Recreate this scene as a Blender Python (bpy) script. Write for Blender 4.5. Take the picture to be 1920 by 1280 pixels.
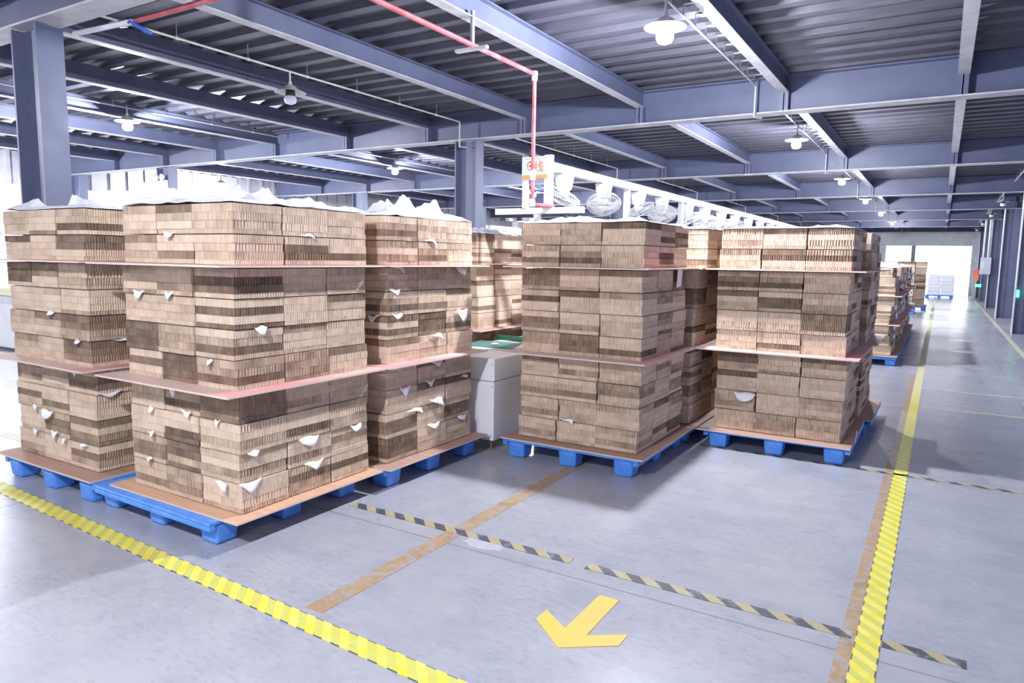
import bpy, bmesh, math, random
import numpy as np
from mathutils import Vector, Matrix, Euler, noise
random.seed(7)
for o in list(bpy.data.objects): bpy.data.objects.remove(o)
SC = bpy.context.scene
COL = SC.collection
PI = math.pi

# ---------------------------------------------------------------- camera
FPX, YAW, PITCH, ROLL, EYE = 1319.98, 0.543700870, -0.118174827, 0.0154318291, 1.65
fw = Vector((-math.sin(YAW)*math.cos(PITCH), math.cos(YAW)*math.cos(PITCH), math.sin(PITCH)))
r0 = Vector((math.cos(YAW), math.sin(YAW), 0)); u0 = r0.cross(fw)
rt = math.cos(ROLL)*r0 + math.sin(ROLL)*u0
up = -math.sin(ROLL)*r0 + math.cos(ROLL)*u0
cd = bpy.data.cameras.new('camera'); cam = bpy.data.objects.new('camera', cd); COL.objects.link(cam)
cd.sensor_width = 36; cd.lens = 36*FPX/1920; cd.clip_end = 300; cd.clip_start = 0.05
cam.matrix_world = Matrix(((rt.x, up.x, -fw.x, 0), (rt.y, up.y, -fw.y, 0), (rt.z, up.z, -fw.z, EYE), (0, 0, 0, 1)))
SC.camera = cam
SC.view_settings.view_transform = 'Standard'; SC.view_settings.look = 'None'
SC.view_settings.gamma = 1; SC.view_settings.use_curve_mapping = False
SC.view_settings.exposure = 1.45

# ---------------------------------------------------------------- daylight outside
W = bpy.data.worlds.new('world'); SC.world = W; W.use_nodes = True
bg = W.node_tree.nodes['Background']; bg.inputs['Color'].default_value = (0.93, 0.95, 1.0, 1); bg.inputs['Strength'].default_value = 2.2

# measuring helpers: where a sight line from the survey camera meets a real plane of the hall
def ray(px, py): return rt*((px-960)/FPX) + up*(-(py-640)/FPX) + fw
def on_z(px, py, z=0):
    d = ray(px, py); t = (z-EYE)/d.z; return Vector((d.x*t, d.y*t, z))
def on_y(px, py, y):
    d = ray(px, py); t = y/d.y; return Vector((d.x*t, y, EYE+d.z*t))
def on_x(px, py, x):
    d = ray(px, py); t = x/d.x; return Vector((x, d.y*t, EYE+d.z*t))

# ---------------------------------------------------------------- object helpers
def tag(o, label=None, cat=None, group=None, kind=None):
    if label: o['label'] = label
    if cat: o['category'] = cat
    if group: o['group'] = group
    if kind: o['kind'] = kind
    return o
def empty(name, loc, label, cat, group=None, rz=0):
    o = bpy.data.objects.new(name, None); COL.objects.link(o); o.location = loc; o.rotation_euler.z = rz
    o.empty_display_size = 0.1
    return tag(o, label, cat, group)
class MB:
    def __init__(s): s.v = []; s.f = []; s.t = []
    def add(s, vs, fs, tone=0.0):
        n = len(s.v); s.v += [tuple(v) for v in vs]
        for f in fs: s.f.append([n+i for i in f]); s.t.append(tone)
        return s
    def box(s, x0, x1, y0, y1, z0, z1, M=None, tone=0.0, top=None):
        vs = [Vector(p) for p in ((x0,y0,z0),(x1,y0,z0),(x1,y1,z0),(x0,y1,z0),(x0,y0,z1),(x1,y0,z1),(x1,y1,z1),(x0,y1,z1))]
        if top is not None:
            cx, cy = (x0+x1)/2, (y0+y1)/2
            for k in range(4, 8): vs[k].x = cx+(vs[k].x-cx)*top; vs[k].y = cy+(vs[k].y-cy)*top
        if M: vs = [M @ v for v in vs]
        return s.add(vs, [(0,3,2,1),(4,5,6,7),(0,1,5,4),(1,2,6,5),(2,3,7,6),(3,0,4,7)], tone)
    def cyl(s, a, b, r, n=10, r2=None, cap=True):
        a = Vector(a); b = Vector(b); d = (b-a).normalized(); r2 = r if r2 is None else r2
        x = d.orthogonal().normalized(); y = d.cross(x); vs = []
        for c, q in ((a, r), (b, r2)):
            for i in range(n):
                t = 2*PI*i/n; vs.append(c + x*(q*math.cos(t)) + y*(q*math.sin(t)))
        fs = [(i, (i+1) % n, n+(i+1) % n, n+i) for i in range(n)]
        if cap: fs += [tuple(range(n-1, -1, -1)), tuple(range(n, 2*n))]
        return s.add(vs, fs)
    def tube(s, pts, r, n=8):
        for a, b in zip(pts[:-1], pts[1:]): s.cyl(a, b, r, n)
        return s
    def lathe(s, prof, n=24, M=None, cap=False):
        vs = []
        for (r, z) in prof:
            for i in range(n):
                t = 2*PI*i/n; v = Vector((r*math.cos(t), r*math.sin(t), z)); vs.append(M @ v if M else v)
        fs = []
        for k in range(len(prof)-1):
            for i in range(n):
                fs.append((k*n+i, k*n+(i+1) % n, (k+1)*n+(i+1) % n, (k+1)*n+i))
        if cap: fs += [tuple(range(n-1, -1, -1)), tuple(range((len(prof)-1)*n, len(prof)*n))]
        return s.add(vs, fs)
    def torus(s, R, r, M=None, n=28, m=5):
        vs = []
        for i in range(n):
            t = 2*PI*i/n
            for j in range(m):
                q = 2*PI*j/m; v = Vector(((R+r*math.cos(q))*math.cos(t), (R+r*math.cos(q))*math.sin(t), r*math.sin(q)))
                vs.append(M @ v if M else v)
        fs = [(i*m+j, ((i+1) % n)*m+j, ((i+1) % n)*m+(j+1) % m, i*m+(j+1) % m) for i in range(n) for j in range(m)]
        return s.add(vs, fs)
    def prism(s, pts, z0, z1):
        n = len(pts); vs = [(p[0], p[1], z0) for p in pts] + [(p[0], p[1], z1) for p in pts]
        return s.add(vs, [tuple(range(n-1, -1, -1)), tuple(range(n, 2*n))] + [(i, (i+1) % n, n+(i+1) % n, n+i) for i in range(n)])
    def mesh(s, name, m, smooth=False, tones=False):
        me = bpy.data.meshes.new(name); me.from_pydata(s.v, [], s.f); me.materials.append(m)
        if smooth: me.polygons.foreach_set('use_smooth', [True]*len(me.polygons))
        if tones:
            a = me.attributes.new('tone', 'FLOAT', 'FACE'); a.data.foreach_set('value', s.t)
        me.update(); return me
    def build(s, name, m, parent=None, smooth=False, tones=False, loc=None):
        o = bpy.data.objects.new(name, s.mesh(name, m, smooth, tones)); COL.objects.link(o)
        if parent: o.parent = parent
        if loc: o.location = loc
        return o
def bevel(o, w=0.005, seg=2):
    md = o.modifiers.new('bevel', 'BEVEL'); md.width = w; md.segments = seg; md.limit_method = 'ANGLE'; return o
def copy_tree(o, parent=None):
    c = o.copy(); COL.objects.link(c)
    if parent: c.parent = parent
    for ch in o.children: copy_tree(ch, c)
    return c

# ---------------------------------------------------------------- materials
def mat(name, col=(0.5,0.5,0.5), rough=0.5, metal=0.0, spec=0.5):
    m = bpy.data.materials.new(name); m.use_nodes = True
    b = m.node_tree.nodes['Principled BSDF']
    b.inputs['Base Color'].default_value = (*col, 1); b.inputs['Roughness'].default_value = rough
    b.inputs['Metallic'].default_value = metal; b.inputs['Specular IOR Level'].default_value = spec
    return m
class N:
    def __init__(s, m): s.m = m; s.t = m.node_tree; s.b = s.t.nodes['Principled BSDF']
    def n(s, kind, **kw):
        q = s.t.nodes.new(kind)
        for k, v in kw.items():
            if k in q.inputs: q.inputs[k].default_value = v
            else: setattr(q, k, v)
        return q
    def l(s, a, b): s.t.links.new(a, b)
    def coord(s, scale=(1,1,1), out='Object', rot=(0,0,0)):
        c = s.n('ShaderNodeTexCoord'); mp = s.n('ShaderNodeMapping'); mp.inputs['Scale'].default_value = scale
        mp.inputs['Rotation'].default_value = rot; s.l(c.outputs[out], mp.inputs['Vector']); return mp.outputs[0]
    def noise(s, scale, vec, detail=4, rough=0.55):
        q = s.n('ShaderNodeTexNoise'); q.inputs['Scale'].default_value = scale; q.inputs['Detail'].default_value = detail
        q.inputs['Roughness'].default_value = rough; s.l(vec, q.inputs['Vector']); return q.outputs['Fac']
    def ramp(s, fac, stops):
        q = s.n('ShaderNodeValToRGB'); e = q.color_ramp.elements
        while len(e) < len(stops): e.new(0.5)
        for i, (p, c) in enumerate(stops): e[i].position = p; e[i].color = (*c, 1) if len(c) == 3 else c
        s.l(fac, q.inputs['Fac']); return q.outputs['Color']
    def mix(s, fac, a, b, mode='MIX'):
        q = s.n('ShaderNodeMix', data_type='RGBA', blend_type=mode)
        for x, i in ((fac, 0), (a, 6), (b, 7)):
            if isinstance(x, (int, float)): q.inputs[i].default_value = x
            elif isinstance(x, tuple): q.inputs[i].default_value = (*x, 1)
            else: s.l(x, q.inputs[i])
        return q.outputs[2]
    def math(s, op, a, b=0.0, c=None):
        q = s.n('ShaderNodeMath', operation=op)
        for i, x in enumerate((a, b) if c is None else (a, b, c)):
            if isinstance(x, (int, float)): q.inputs[i].default_value = x
            else: s.l(x, q.inputs[i])
        return q.outputs[0]
    def bump(s, h, strength=0.3, dist=0.01):
        q = s.n('ShaderNodeBump'); q.inputs['Strength'].default_value = strength; q.inputs['Distance'].default_value = dist
        s.l(h, q.inputs['Height']); s.l(q.outputs[0], s.b.inputs['Normal'])
    def base(s, c): s.l(c, s.b.inputs['Base Color'])

def paint(name, c, c2, rough=0.45, sc=3.0, metal=0.0):
    m = mat(name, c, rough, metal); g = N(m); v = g.coord()
    g.base(g.ramp(g.noise(sc, v, 6, 0.6), [(0.3, c), (0.62, c2)]))
    g.l(g.math('MULTIPLY_ADD', g.noise(sc*3, v), 0.2, rough-0.1), g.b.inputs['Roughness'])
    return m
STEEL = paint('blue_grey_steel_paint', (0.105,0.12,0.20), (0.135,0.15,0.235), 0.42, 2.0)
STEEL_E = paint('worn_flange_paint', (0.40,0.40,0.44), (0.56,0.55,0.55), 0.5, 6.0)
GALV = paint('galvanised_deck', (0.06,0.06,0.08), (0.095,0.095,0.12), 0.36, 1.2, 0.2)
WHITE = paint('white_enamel', (0.66,0.66,0.67), (0.74,0.74,0.74), 0.4)
CREAM = paint('conduit_cream', (0.62,0.60,0.54), (0.72,0.70,0.64), 0.5)
GREYM = paint('grey_plate', (0.45,0.46,0.50), (0.58,0.59,0.62), 0.5)
DARK = mat('black_plastic', (0.02,0.02,0.025), 0.4)
RED = mat('red_pipe_paint', (0.55,0.07,0.07), 0.45)
g = N(RED); g.base(g.ramp(g.noise(5, g.coord(), 5), [(0.40, (0.42,0.06,0.07)), (0.70, (0.55,0.17,0.19))]))
RUST = mat('rusty_fitting', (0.30,0.16,0.09), 0.7)
BLUEPL = mat('blue_pallet_plastic', (0.03,0.16,0.70), 0.42)
g = N(BLUEPL); g.base(g.ramp(g.noise(9, g.coord(out='Object'), 6, 0.7), [(0.35, (0.07,0.26,0.80)), (0.58, (0.12,0.35,0.88)), (0.75, (0.28,0.50,0.92))]))
FOAM = mat('white_foam_film', (0.88,0.88,0.92), 0.55)
g = N(FOAM); g.b.inputs['Subsurface Weight'].default_value = 0.15; g.b.inputs['Subsurface Radius'].default_value = (0.02,0.02,0.02)
g.bump(g.noise(40, g.coord(), 4), 0.2, 0.004)
GREENM = mat('green_cutting_mat', (0.10,0.23,0.20), 0.5)
GREEN2 = mat('green_plastic', (0.02,0.22,0.10), 0.4)
TAN_CAP = mat('brass_valve', (0.45,0.33,0.16), 0.4, 0.5)
PALEBL = mat('pale_cyan_panel', (0.36,0.62,0.62), 0.5)
ORANGE = mat('orange_print', (0.85,0.22,0.07), 0.5)
REDPR = mat('red_print', (0.80,0.14,0.08), 0.5)
BULBOFF = mat('bulb_off', (0.80,0.80,0.95), 0.25)
GREYBOX = mat('grey_box', (0.55,0.57,0.62), 0.5)
YBAND = mat('yellow_cloth', (0.80,0.78,0.50), 0.8)

def emit(name, col, s):
    m = mat(name, col); b = m.node_tree.nodes['Principled BSDF']
    b.inputs['Emission Color'].default_value = (*col, 1); b.inputs['Emission Strength'].default_value = s; return m
BULB = emit('lit_bulb', (0.86,0.89,1.0), 1500)
GREENLED = emit('green_exit_light', (0.05,0.9,0.45), 2.5)

def cardboard(name, use_attr):
    m = mat(name, (0.5,0.4,0.3), 0.85, 0, 0.2); g = N(m)
    v = g.coord()
    oi = g.n('ShaderNodeObjectInfo')
    if use_attr:
        at = g.n('ShaderNodeAttribute', attribute_name='tone'); tone = at.outputs['Fac']; vv = v
    else:
        sp = g.n('ShaderNodeSeparateColor'); g.l(oi.outputs['Color'], sp.inputs[0]); tone = sp.outputs[0]
        ad = g.n('ShaderNodeVectorMath', operation='ADD'); g.l(v, ad.inputs[0])
        sc = g.n('ShaderNodeVectorMath', operation='SCALE'); g.l(oi.outputs['Random'], sc.inputs['Scale']); sc.inputs[0].default_value = (37, 19, 53)
        g.l(sc.outputs[0], ad.inputs[1]); vv = ad.outputs[0]
    mp = g.n('ShaderNodeMapping'); mp.inputs['Scale'].default_value = (75, 75, 5); g.l(vv, mp.inputs['Vector'])
    st = g.noise(1.0, mp.outputs[0], 3, 0.7)                      # streaks down the flutes
    pa = g.noise(7.0, vv, 2, 0.5)                                 # stained patches
    t = g.math('ADD', tone, g.math('MULTIPLY', g.math('SUBTRACT', pa, 0.5), 0.75))
    t = g.math('ADD', t, g.math('MULTIPLY', g.math('SUBTRACT', st, 0.5), 0.62))
    g.base(g.ramp(t, [(0.0, (0.76,0.60,0.455)), (0.30, (0.60,0.46,0.335)), (0.62, (0.345,0.245,0.172)), (1.0, (0.17,0.115,0.083))]))
    if use_attr:
        wv = g.n('ShaderNodeTexWave', wave_type='BANDS', bands_direction='DIAGONAL'); wv.inputs['Scale'].default_value = 20
        g.l(v, wv.inputs['Vector']); g.bump(wv.outputs['Fac'], 0.5, 0.004)
    else:
        g.bump(st, 0.35, 0.003)
    return m
CARD = cardboard('fluted_cardboard', False)
CARD_FAR = cardboard('fluted_cardboard_far', True)
def ply(name, a, b, c=None):
    m = mat(name, a, 0.6, 0, 0.3); g = N(m); v = g.coord((1.2, 14, 40)); n1 = g.noise(2.5, v, 6, 0.6)
    col = g.ramp(n1, [(0.3, a), (0.7, b)])
    if c: col = g.mix(g.ramp(g.noise(2.2, g.coord(), 3), [(0.5, (0,0,0)), (0.62, (1,1,1))]), col, c)
    ge = g.n('ShaderNodeNewGeometry'); sp = g.n('ShaderNodeSeparateXYZ'); g.l(ge.outputs['True Normal'], sp.inputs[0])
    side = g.math('LESS_THAN', g.math('ABSOLUTE', sp.outputs[2]), 0.5)
    g.base(g.mix(side, col, (0.74,0.58,0.49))); return m
PLY = ply('plywood_orange', (0.62,0.36,0.22), (0.74,0.47,0.31))
PLY2 = ply('plywood_pink', (0.60,0.44,0.38), (0.70,0.53,0.46), (0.74,0.33,0.33))
PLY3 = ply('plywood_brown', (0.40,0.24,0.18), (0.50,0.32,0.25))

# floor: power-floated concrete
FLOOR = mat('concrete_floor', (0.4,0.42,0.48), 0.4, 0, 0.45); g = N(FLOOR); v = g.coord()
n1 = g.noise(0.5, v, 5, 0.6); n2 = g.noise(3.2, v, 9, 0.68)
c = g.ramp(n1, [(0.3, (0.36,0.365,0.40)), (0.7, (0.44,0.44,0.47))])
c = g.mix(g.ramp(n2, [(0.28, (0.42,)*3), (0.52, (0,0,0))]), c, (0.25,0.265,0.33))
c = g.mix(g.ramp(g.noise(1.1, g.coord((1,2.5,1)), 6, 0.7), [(0.50, (0,0,0)), (0.78, (0.55,)*3)]), c, (0.23,0.245,0.31))
sm = g.math('MULTIPLY', g.math('GREATER_THAN', g.noise(0.9, v, 3, 0.6), 0.50), g.noise(16, g.coord((1,2.2,1), rot=(0,0,0.4)), 8, 0.8))
c = g.mix(g.ramp(sm, [(0.50, (0,0,0)), (0.66, (0.55,)*3)]), c, (0.20,0.22,0.30))
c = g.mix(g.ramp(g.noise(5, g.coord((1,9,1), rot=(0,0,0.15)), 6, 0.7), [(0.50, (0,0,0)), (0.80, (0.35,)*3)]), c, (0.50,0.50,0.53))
spx = g.n('ShaderNodeSeparateXYZ'); g.l(v, spx.inputs[0])
def joint(coord, at, w, per=None):
    d = g.math('SUBTRACT', coord, at)
    if per: d = g.math('SUBTRACT', g.math('MODULO', g.math('ADD', d, per*20.5), per), per*0.5)
    return g.math('LESS_THAN', g.math('ABSOLUTE', d), w)
j = g.math('MAXIMUM', joint(spx.outputs[1], 3.17, 0.006, 3.0), joint(spx.outputs[0], 0.93, 0.005, 6.0))
c = g.mix(g.math('MULTIPLY', j, 0.55), c, (0.14,0.15,0.17)); g.base(c)
g.l(g.math('MULTIPLY_ADD', n1, 0.16, 0.19), g.b.inputs['Roughness']); g.bump(n2, 0.06, 0.01)

def worn(name, a, b, wear, lo=0.5, hi=0.62, sc=12):
    m = mat(name, a, 0.55); g = N(m); v = g.coord(out='Object')
    col = g.ramp(g.noise(5, v, 4), [(0.35, a), (0.65, b)])
    g.base(g.mix(g.ramp(g.noise(sc, v, 8, 0.72), [(lo, (0,0,0)), (hi, (1,1,1))]), col, wear)); return m
YELLOW = worn('yellow_floor_paint', (0.72,0.52,0.06), (0.78,0.48,0.08), (0.50,0.44,0.30), 0.58, 0.68, 26)
OCHRE = worn('worn_orange_line', (0.36,0.22,0.10), (0.44,0.29,0.14), (0.36,0.34,0.35), 0.46, 0.60, 16)
PALELINE = worn('faded_yellow_line', (0.62,0.58,0.33), (0.58,0.54,0.40), (0.46,0.47,0.50), 0.5, 0.6, 12)
def hazard(name, axis, period, light, dark, frac=0.5, teeth=False, hw=0.05, centre=0.0):
    m = mat(name, light, 0.5); g = N(m); v = g.coord(); sp = g.n('ShaderNodeSeparateXYZ'); g.l(v, sp.inputs[0])
    al, ac = (sp.outputs[0], sp.outputs[1]) if axis == 'x' else (sp.outputs[1], sp.outputs[0])
    s = g.math('MODULO', g.math('ADD', g.math('ADD', al, ac), 100.0), period)
    st = g.math('LESS_THAN', s, period*frac)
    if not teeth:
        g.base(g.mix(g.ramp(g.noise(10, v, 6, 0.7), [(0.52, (0,0,0)), (0.7, (0.7,)*3)]), g.mix(st, light, dark), (0.42,0.43,0.46)))
    else:
        edge = g.math('GREATER_THAN', g.math('ABSOLUTE', ac), hw*0.90)
        inner = g.ramp(g.noise(11, v, 3, 0.6), [(0.38, (0.78,0.66,0.05)), (0.60, (0.83,0.74,0.16)), (0.72, (0.55,0.60,0.15))])
        band = g.mix(g.math('MULTIPLY', st, 0.55), inner, (0.46,0.50,0.13))
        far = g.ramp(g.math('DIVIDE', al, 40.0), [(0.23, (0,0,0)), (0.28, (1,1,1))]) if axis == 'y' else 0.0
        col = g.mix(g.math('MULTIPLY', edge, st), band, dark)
        if axis == 'y': col = g.mix(g.math('MULTIPLY', far, 0.65), col, (0.66,0.63,0.50))  # doorway glare on the far stretch, painted into the tape colour
        g.base(col)
    return m
HAZ = hazard('black_yellow_tape', 'x', 0.16, (0.42,0.36,0.19), (0.075,0.08,0.10))
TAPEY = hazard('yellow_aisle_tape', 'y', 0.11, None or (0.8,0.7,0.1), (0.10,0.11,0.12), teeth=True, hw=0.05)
TAPEX = hazard('yellow_front_tape', 'x', 0.11, (0.8,0.7,0.1), (0.10,0.11,0.12), teeth=True, hw=0.055)

# ---------------------------------------------------------------- the hall
XL, XR, YB, YF = -17.6, 2.06, -9.0, 45.0
def struct(name, mb, m, label=None):
    o = mb.build(name, m); o['kind'] = 'structure'
    if label: o['label'] = label
    return o
struct('floor', MB().box(-45, 25, -25, 90, -0.2, 0), FLOOR, 'grey power-floated concrete floor with joints')
# corrugated deck, flutes along X
prof = []; per = 0.33; y = YB; k = 0
while y < YF+0.3:
    prof += [(y, 3.815), (y+0.11, 3.815), (y+0.135, 3.868), (y+0.19, 3.868), (y+0.20, 3.861), (y+0.225, 3.861), (y+0.235, 3.868), (y+0.305, 3.868)]; y += per
d = MB(); n = len(prof)
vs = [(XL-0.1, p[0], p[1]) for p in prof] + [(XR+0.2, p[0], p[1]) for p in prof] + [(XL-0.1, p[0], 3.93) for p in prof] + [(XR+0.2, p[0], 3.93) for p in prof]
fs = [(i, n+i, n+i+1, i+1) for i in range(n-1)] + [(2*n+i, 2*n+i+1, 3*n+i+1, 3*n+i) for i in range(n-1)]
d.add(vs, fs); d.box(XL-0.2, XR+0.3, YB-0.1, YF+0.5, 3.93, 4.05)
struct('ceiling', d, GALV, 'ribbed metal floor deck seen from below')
# walls
PANEL = paint('blue_grey_panel', (0.20,0.23,0.35), (0.25,0.28,0.40), 0.5)
WALLW = paint('white_wall', (0.82,0.83,0.84), (0.86,0.86,0.87), 0.6)
CORR = paint('corrugated_white_cladding', (0.36,0.36,0.40), (0.44,0.44,0.49), 0.5)
struct('wall_right', MB().box(XR, XR+0.1, YB, YF, 0, 3.93), PANEL, 'blue grey panel wall behind the column row')
struct('wall_back', MB().box(XL, XR, YB-0.15, YB-0.02, 0, 3.8), PANEL, 'unseen panel wall added behind the viewer to block daylight')  # solid wall added out of view to keep daylight off the foreground
w = MB().box(XL-0.15, XL, YB, YF, 0, 1.0)
for yy in range(-9, 45, 3): w.box(XL-0.12, XL-0.02, yy-0.12, yy+0.12, 1.0, 3.1)
struct('wall_left', w, WALLW, 'low white wall under a band of open windows')
w = MB(); yy = YB
while yy < YF:
    w.box(XL-0.10, XL-0.02, yy, yy+0.45, 3.1, 3.85); w.box(XL-0.02, XL+0.03, yy+0.02, yy+0.10, 3.1, 3.85); yy += 0.45
struct('trim_1', w, CORR, 'white ribbed cladding band above the windows')
w = MB()
for yy in range(-9, 45, 3):
    w.box(XL-0.09, XL-0.05, yy+0.12, yy+2.88, 2.02, 2.07); w.box(XL-0.09, XL-0.05, yy+1.47, yy+1.53, 1.0, 3.1)
struct('window_1', w, WHITE, 'white glazing bars of the window band')
w = MB().box(XL, -2.75, YF+0.14, YF+0.30, 0, 3.93).box(1.32, XR, YF+0.14, YF+0.30, 0, 3.93).box(-2.75, 1.32, YF+0.14, YF+0.30, 2.65, 3.08)
w.box(-2.75, 1.32, YF+0.2, YF+0.3, 3.08, 3.93)
struct('wall_far', w, GREYM, 'grey end wall around the bright open doorway')
w = MB(); xx = -2.75
while xx < 1.3: w.box(xx, xx+0.15, YF+0.10, YF+0.14, 2.65, 3.06); xx += 0.3
struct('trim_2', w, GREYM, 'ribbed lintel panel over the bright doorway')

GY = [3+6*k for k in range(-1, 8)]          # girder lines
WORDS = ['zeroth','first','second','third','fourth','fifth','sixth','seventh','eighth','ninth','tenth','eleventh','twelfth']
GX = (XL+0.05, XR-0.02)
def girder(yy, i):
    o = empty('steel_girder', (0, yy, 0), None, 'girder', 'blue cross girders')
    if i == 0: lab = 'blue steel cross girder just behind the viewer'
    else: lab = 'blue steel cross girder, %s in line counted from the viewer' % WORDS[i]
    if i == 1: lab = 'blue cross girder across the top left corner, nearest of all'
    o['label'] = lab
    mb = MB().box(GX[0], GX[1], -0.008, 0.008, 3.41, 3.80)
    mb.build('web', STEEL, o)
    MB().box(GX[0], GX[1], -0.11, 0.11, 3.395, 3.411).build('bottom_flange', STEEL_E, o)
    MB().box(GX[0], GX[1], -0.11, 0.11, 3.797, 3.812).build('top_flange', STEEL, o)
    for x in BX:
        MB().box(x-0.05, x+0.05, -0.11, 0.11, 3.411, 3.61).box(x-0.006, x+0.006, -0.11, 0.11, 3.411, 3.797).build('stiffener', STEEL, o)
BX = [1.80, 0.05, -1.72, -3.50, -5.25, -7.0, -8.72, -10.47, -12.15, -13.85, -15.6]
for i, yy in enumerate(GY): girder(yy, i)
# secondary beams, one per bay and line
for b, (ya, yb) in enumerate(zip(GY[:-1], GY[1:])):
    for k, x in enumerate(BX):
        if k == 0: continue
        o = empty('roof_beam', (x, ya, 0), 'blue steel roof beam, bay %s from viewer, %s line from right' % (['zero','one','two','three','four','five','six','seven'][b], WORDS[k]), 'beam', 'secondary roof beams')
        L = yb-ya-0.02
        MB().box(-0.004, 0.004, 0.02, L, 3.618, 3.805).build('web', STEEL, o)
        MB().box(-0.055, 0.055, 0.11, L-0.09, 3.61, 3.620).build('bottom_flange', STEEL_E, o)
        MB().box(-0.055, 0.055, 0.11, L-0.09, 3.80, 3.812).build('top_flange', STEEL, o)
def column(x, yy, label, h=3.395, s=0.39, group='blue steel columns', side='x'):
    o = empty('steel_column', (x, yy, 0), label, 'column', group)
    hx = s/2; hy = s*0.26
    MB().box(-hx, -hx+0.022, -hy, hy, 0.02, h-0.01).build('flange', STEEL, o)
    MB().box(hx-0.022, hx, -hy, hy, 0.02, h-0.01).build('flange', STEEL, o)
    MB().box(-hx+0.022, hx-0.022, -0.009, 0.009, 0.02, h-0.01).build('web', STEEL, o)
    MB().box(-hx-0.05, hx+0.05, -hy-.04, hy+.04, 0, 0.02).build('base_plate', STEEL, o)
    return o
rowname = {1: 'by the right', 0: 'at top left foreground'}
column(-6.26, 3.01, 'large blue steel column at left foreground behind leftmost stack')
column(-6.25, 9, 'blue steel column in picture centre behind the stacks')
column(-6.28, 15, 'blue steel column seen through the row of white fans')
for i, yy in enumerate((21, 27, 33, 39)): column(-6.28, yy, 'blue steel column %s beyond the fans, far down middle row' % WORDS[i+1], group='far middle columns')
column(-13.85, 9, 'blue column carrying the twin-headed emergency light')
column(-14.15, 15, 'slim blue column above the nearest stack, right part')
column(-14.0, 3, 'blue column left of the large foreground column, against windows')
for i, yy in enumerate((21, 27)): column(-14.1, yy, 'blue column %s beyond slim column, deep in hall left' % WORDS[i+1], group='far left columns')
for i, yy in enumerate((3, 9, 15, 21)): column(-17.25, yy, 'blue perimeter column %s along the window wall' % WORDS[i+1], group='perimeter columns')
for i, yy in enumerate((3, 9, 15)): column(1.80, yy, 'blue right row column outside picture, %s from viewer' % WORDS[i+1], s=0.4, group='right row columns near')
for i, yy in enumerate((21, 27, 33, 38.6, 43)): 
    column(1.80, yy, 'blue steel column on right edge, %s away along the aisle' % WORDS[i+1], s=0.46, group='right row columns')
column(-1.4, 45.3, 'thin grey column standing in the bright far doorway', h=3.3, s=0.2)

# ---------------------------------------------------------------- floor markings
def mark(name, mb, m, label, cat='floor marking', loc=None, rz=0):
    o = mb.build(name, m); tag(o, label, cat)
    if loc: o.location = loc
    o.rotation_euler.z = rz; return o
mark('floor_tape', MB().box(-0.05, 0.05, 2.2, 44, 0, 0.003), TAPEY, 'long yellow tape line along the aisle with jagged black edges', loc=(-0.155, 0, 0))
mark('floor_line', MB().box(-0.03, 0.03, 2.3, 12, 0, 0.0015), OCHRE, 'worn ochre strip along the left of the yellow aisle tape', loc=(-0.235, 0, 0))
mark('floor_tape', MB().box(-6, 2.5, -0.055, 0.055, 0, 0.003), TAPEX, 'yellow tape line crossing the foreground below the nearest pallet', loc=(-2.16, 2.095, 0), rz=-0.042)
mark('floor_line', MB().box(-0.055, 0.055, 2.20, 5.25, 0, 0.002), OCHRE, 'worn orange line running under the pallet right of cabinet', loc=(-2.39, 0, 0))
mark('hazard_tape', MB().box(-3.25, -1.62, -0.035, 0.035, 0, 0.003), HAZ, 'black and yellow tape from nearest pallet to the arrow side', loc=(0, 3.345, 0), rz=0)
mark('hazard_tape', MB().box(-1.52, -0.22, -0.035, 0.035, 0, 0.003), HAZ, 'black and yellow tape between the arrow and the aisle tape', loc=(0, 3.335, 0))
mark('hazard_tape', MB().box(-0.10, 0.21, -0.035, 0.035, 0, 0.003), HAZ, 'short black and yellow tape end right of aisle tape', loc=(0, 3.335, 0))
mark('hazard_tape', MB().box(-2.0, 2.0, -0.022, 0.022, 0, 0.003), HAZ, 'black and yellow tape crossing before the aisle stack pallet', loc=(0, 6.195, 0))
mark('floor_line', MB().box(-0.1, 2.0, -0.03, 0.03, 0, 0.002), PALELINE, 'faded yellow cross line right of aisle, nearer one', loc=(0, 9.35, 0))
mark('floor_line', MB().box(-0.1, 2.0, -0.03, 0.03, 0, 0.002), PALELINE, 'faded yellow cross line right of aisle, farther one', loc=(0, 10.75, 0))
mark('floor_line', MB().box(-0.045, 0.045, 8, 44, 0, 0.002), PALELINE, 'faded yellow line in front of the right column row', loc=(1.42, 0, 0))
mark('floor_line', MB().box(-12, -5.9, -0.05, 0.05, 0, 0.002), PALELINE, 'faded yellow line at far left beside the leftmost pallet', loc=(0, 2.95, 0))
mark('floor_line', MB().box(-14, -6.6, -0.05, 0.05, 0, 0.002), PALELINE, 'faded yellow line at far left beyond the leftmost pallet', loc=(0, 3.72, 0))
arrow = [(-1.32,3.064),(-1.476,2.796),(-1.476,2.695),(-1.278,2.534),(-1.065,2.692),(-1.065,2.794)]
A = [(-1.325,3.066),(-1.326,2.692),(-1.476,2.796),(-1.478,2.695),(-1.278,2.534),(-1.065,2.690),(-1.065,2.795),(-1.219,2.689),(-1.222,3.068)]
mark('floor_arrow', MB().prism(A, 0, 0.003), YELLOW, 'yellow painted arrow on the open floor pointing toward viewer', 'arrow')
STAIN = worn('red_stain', (0.42,0.34,0.42), (0.46,0.40,0.47), (0.44,0.46,0.53), 0.42, 0.52, 30)
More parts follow.
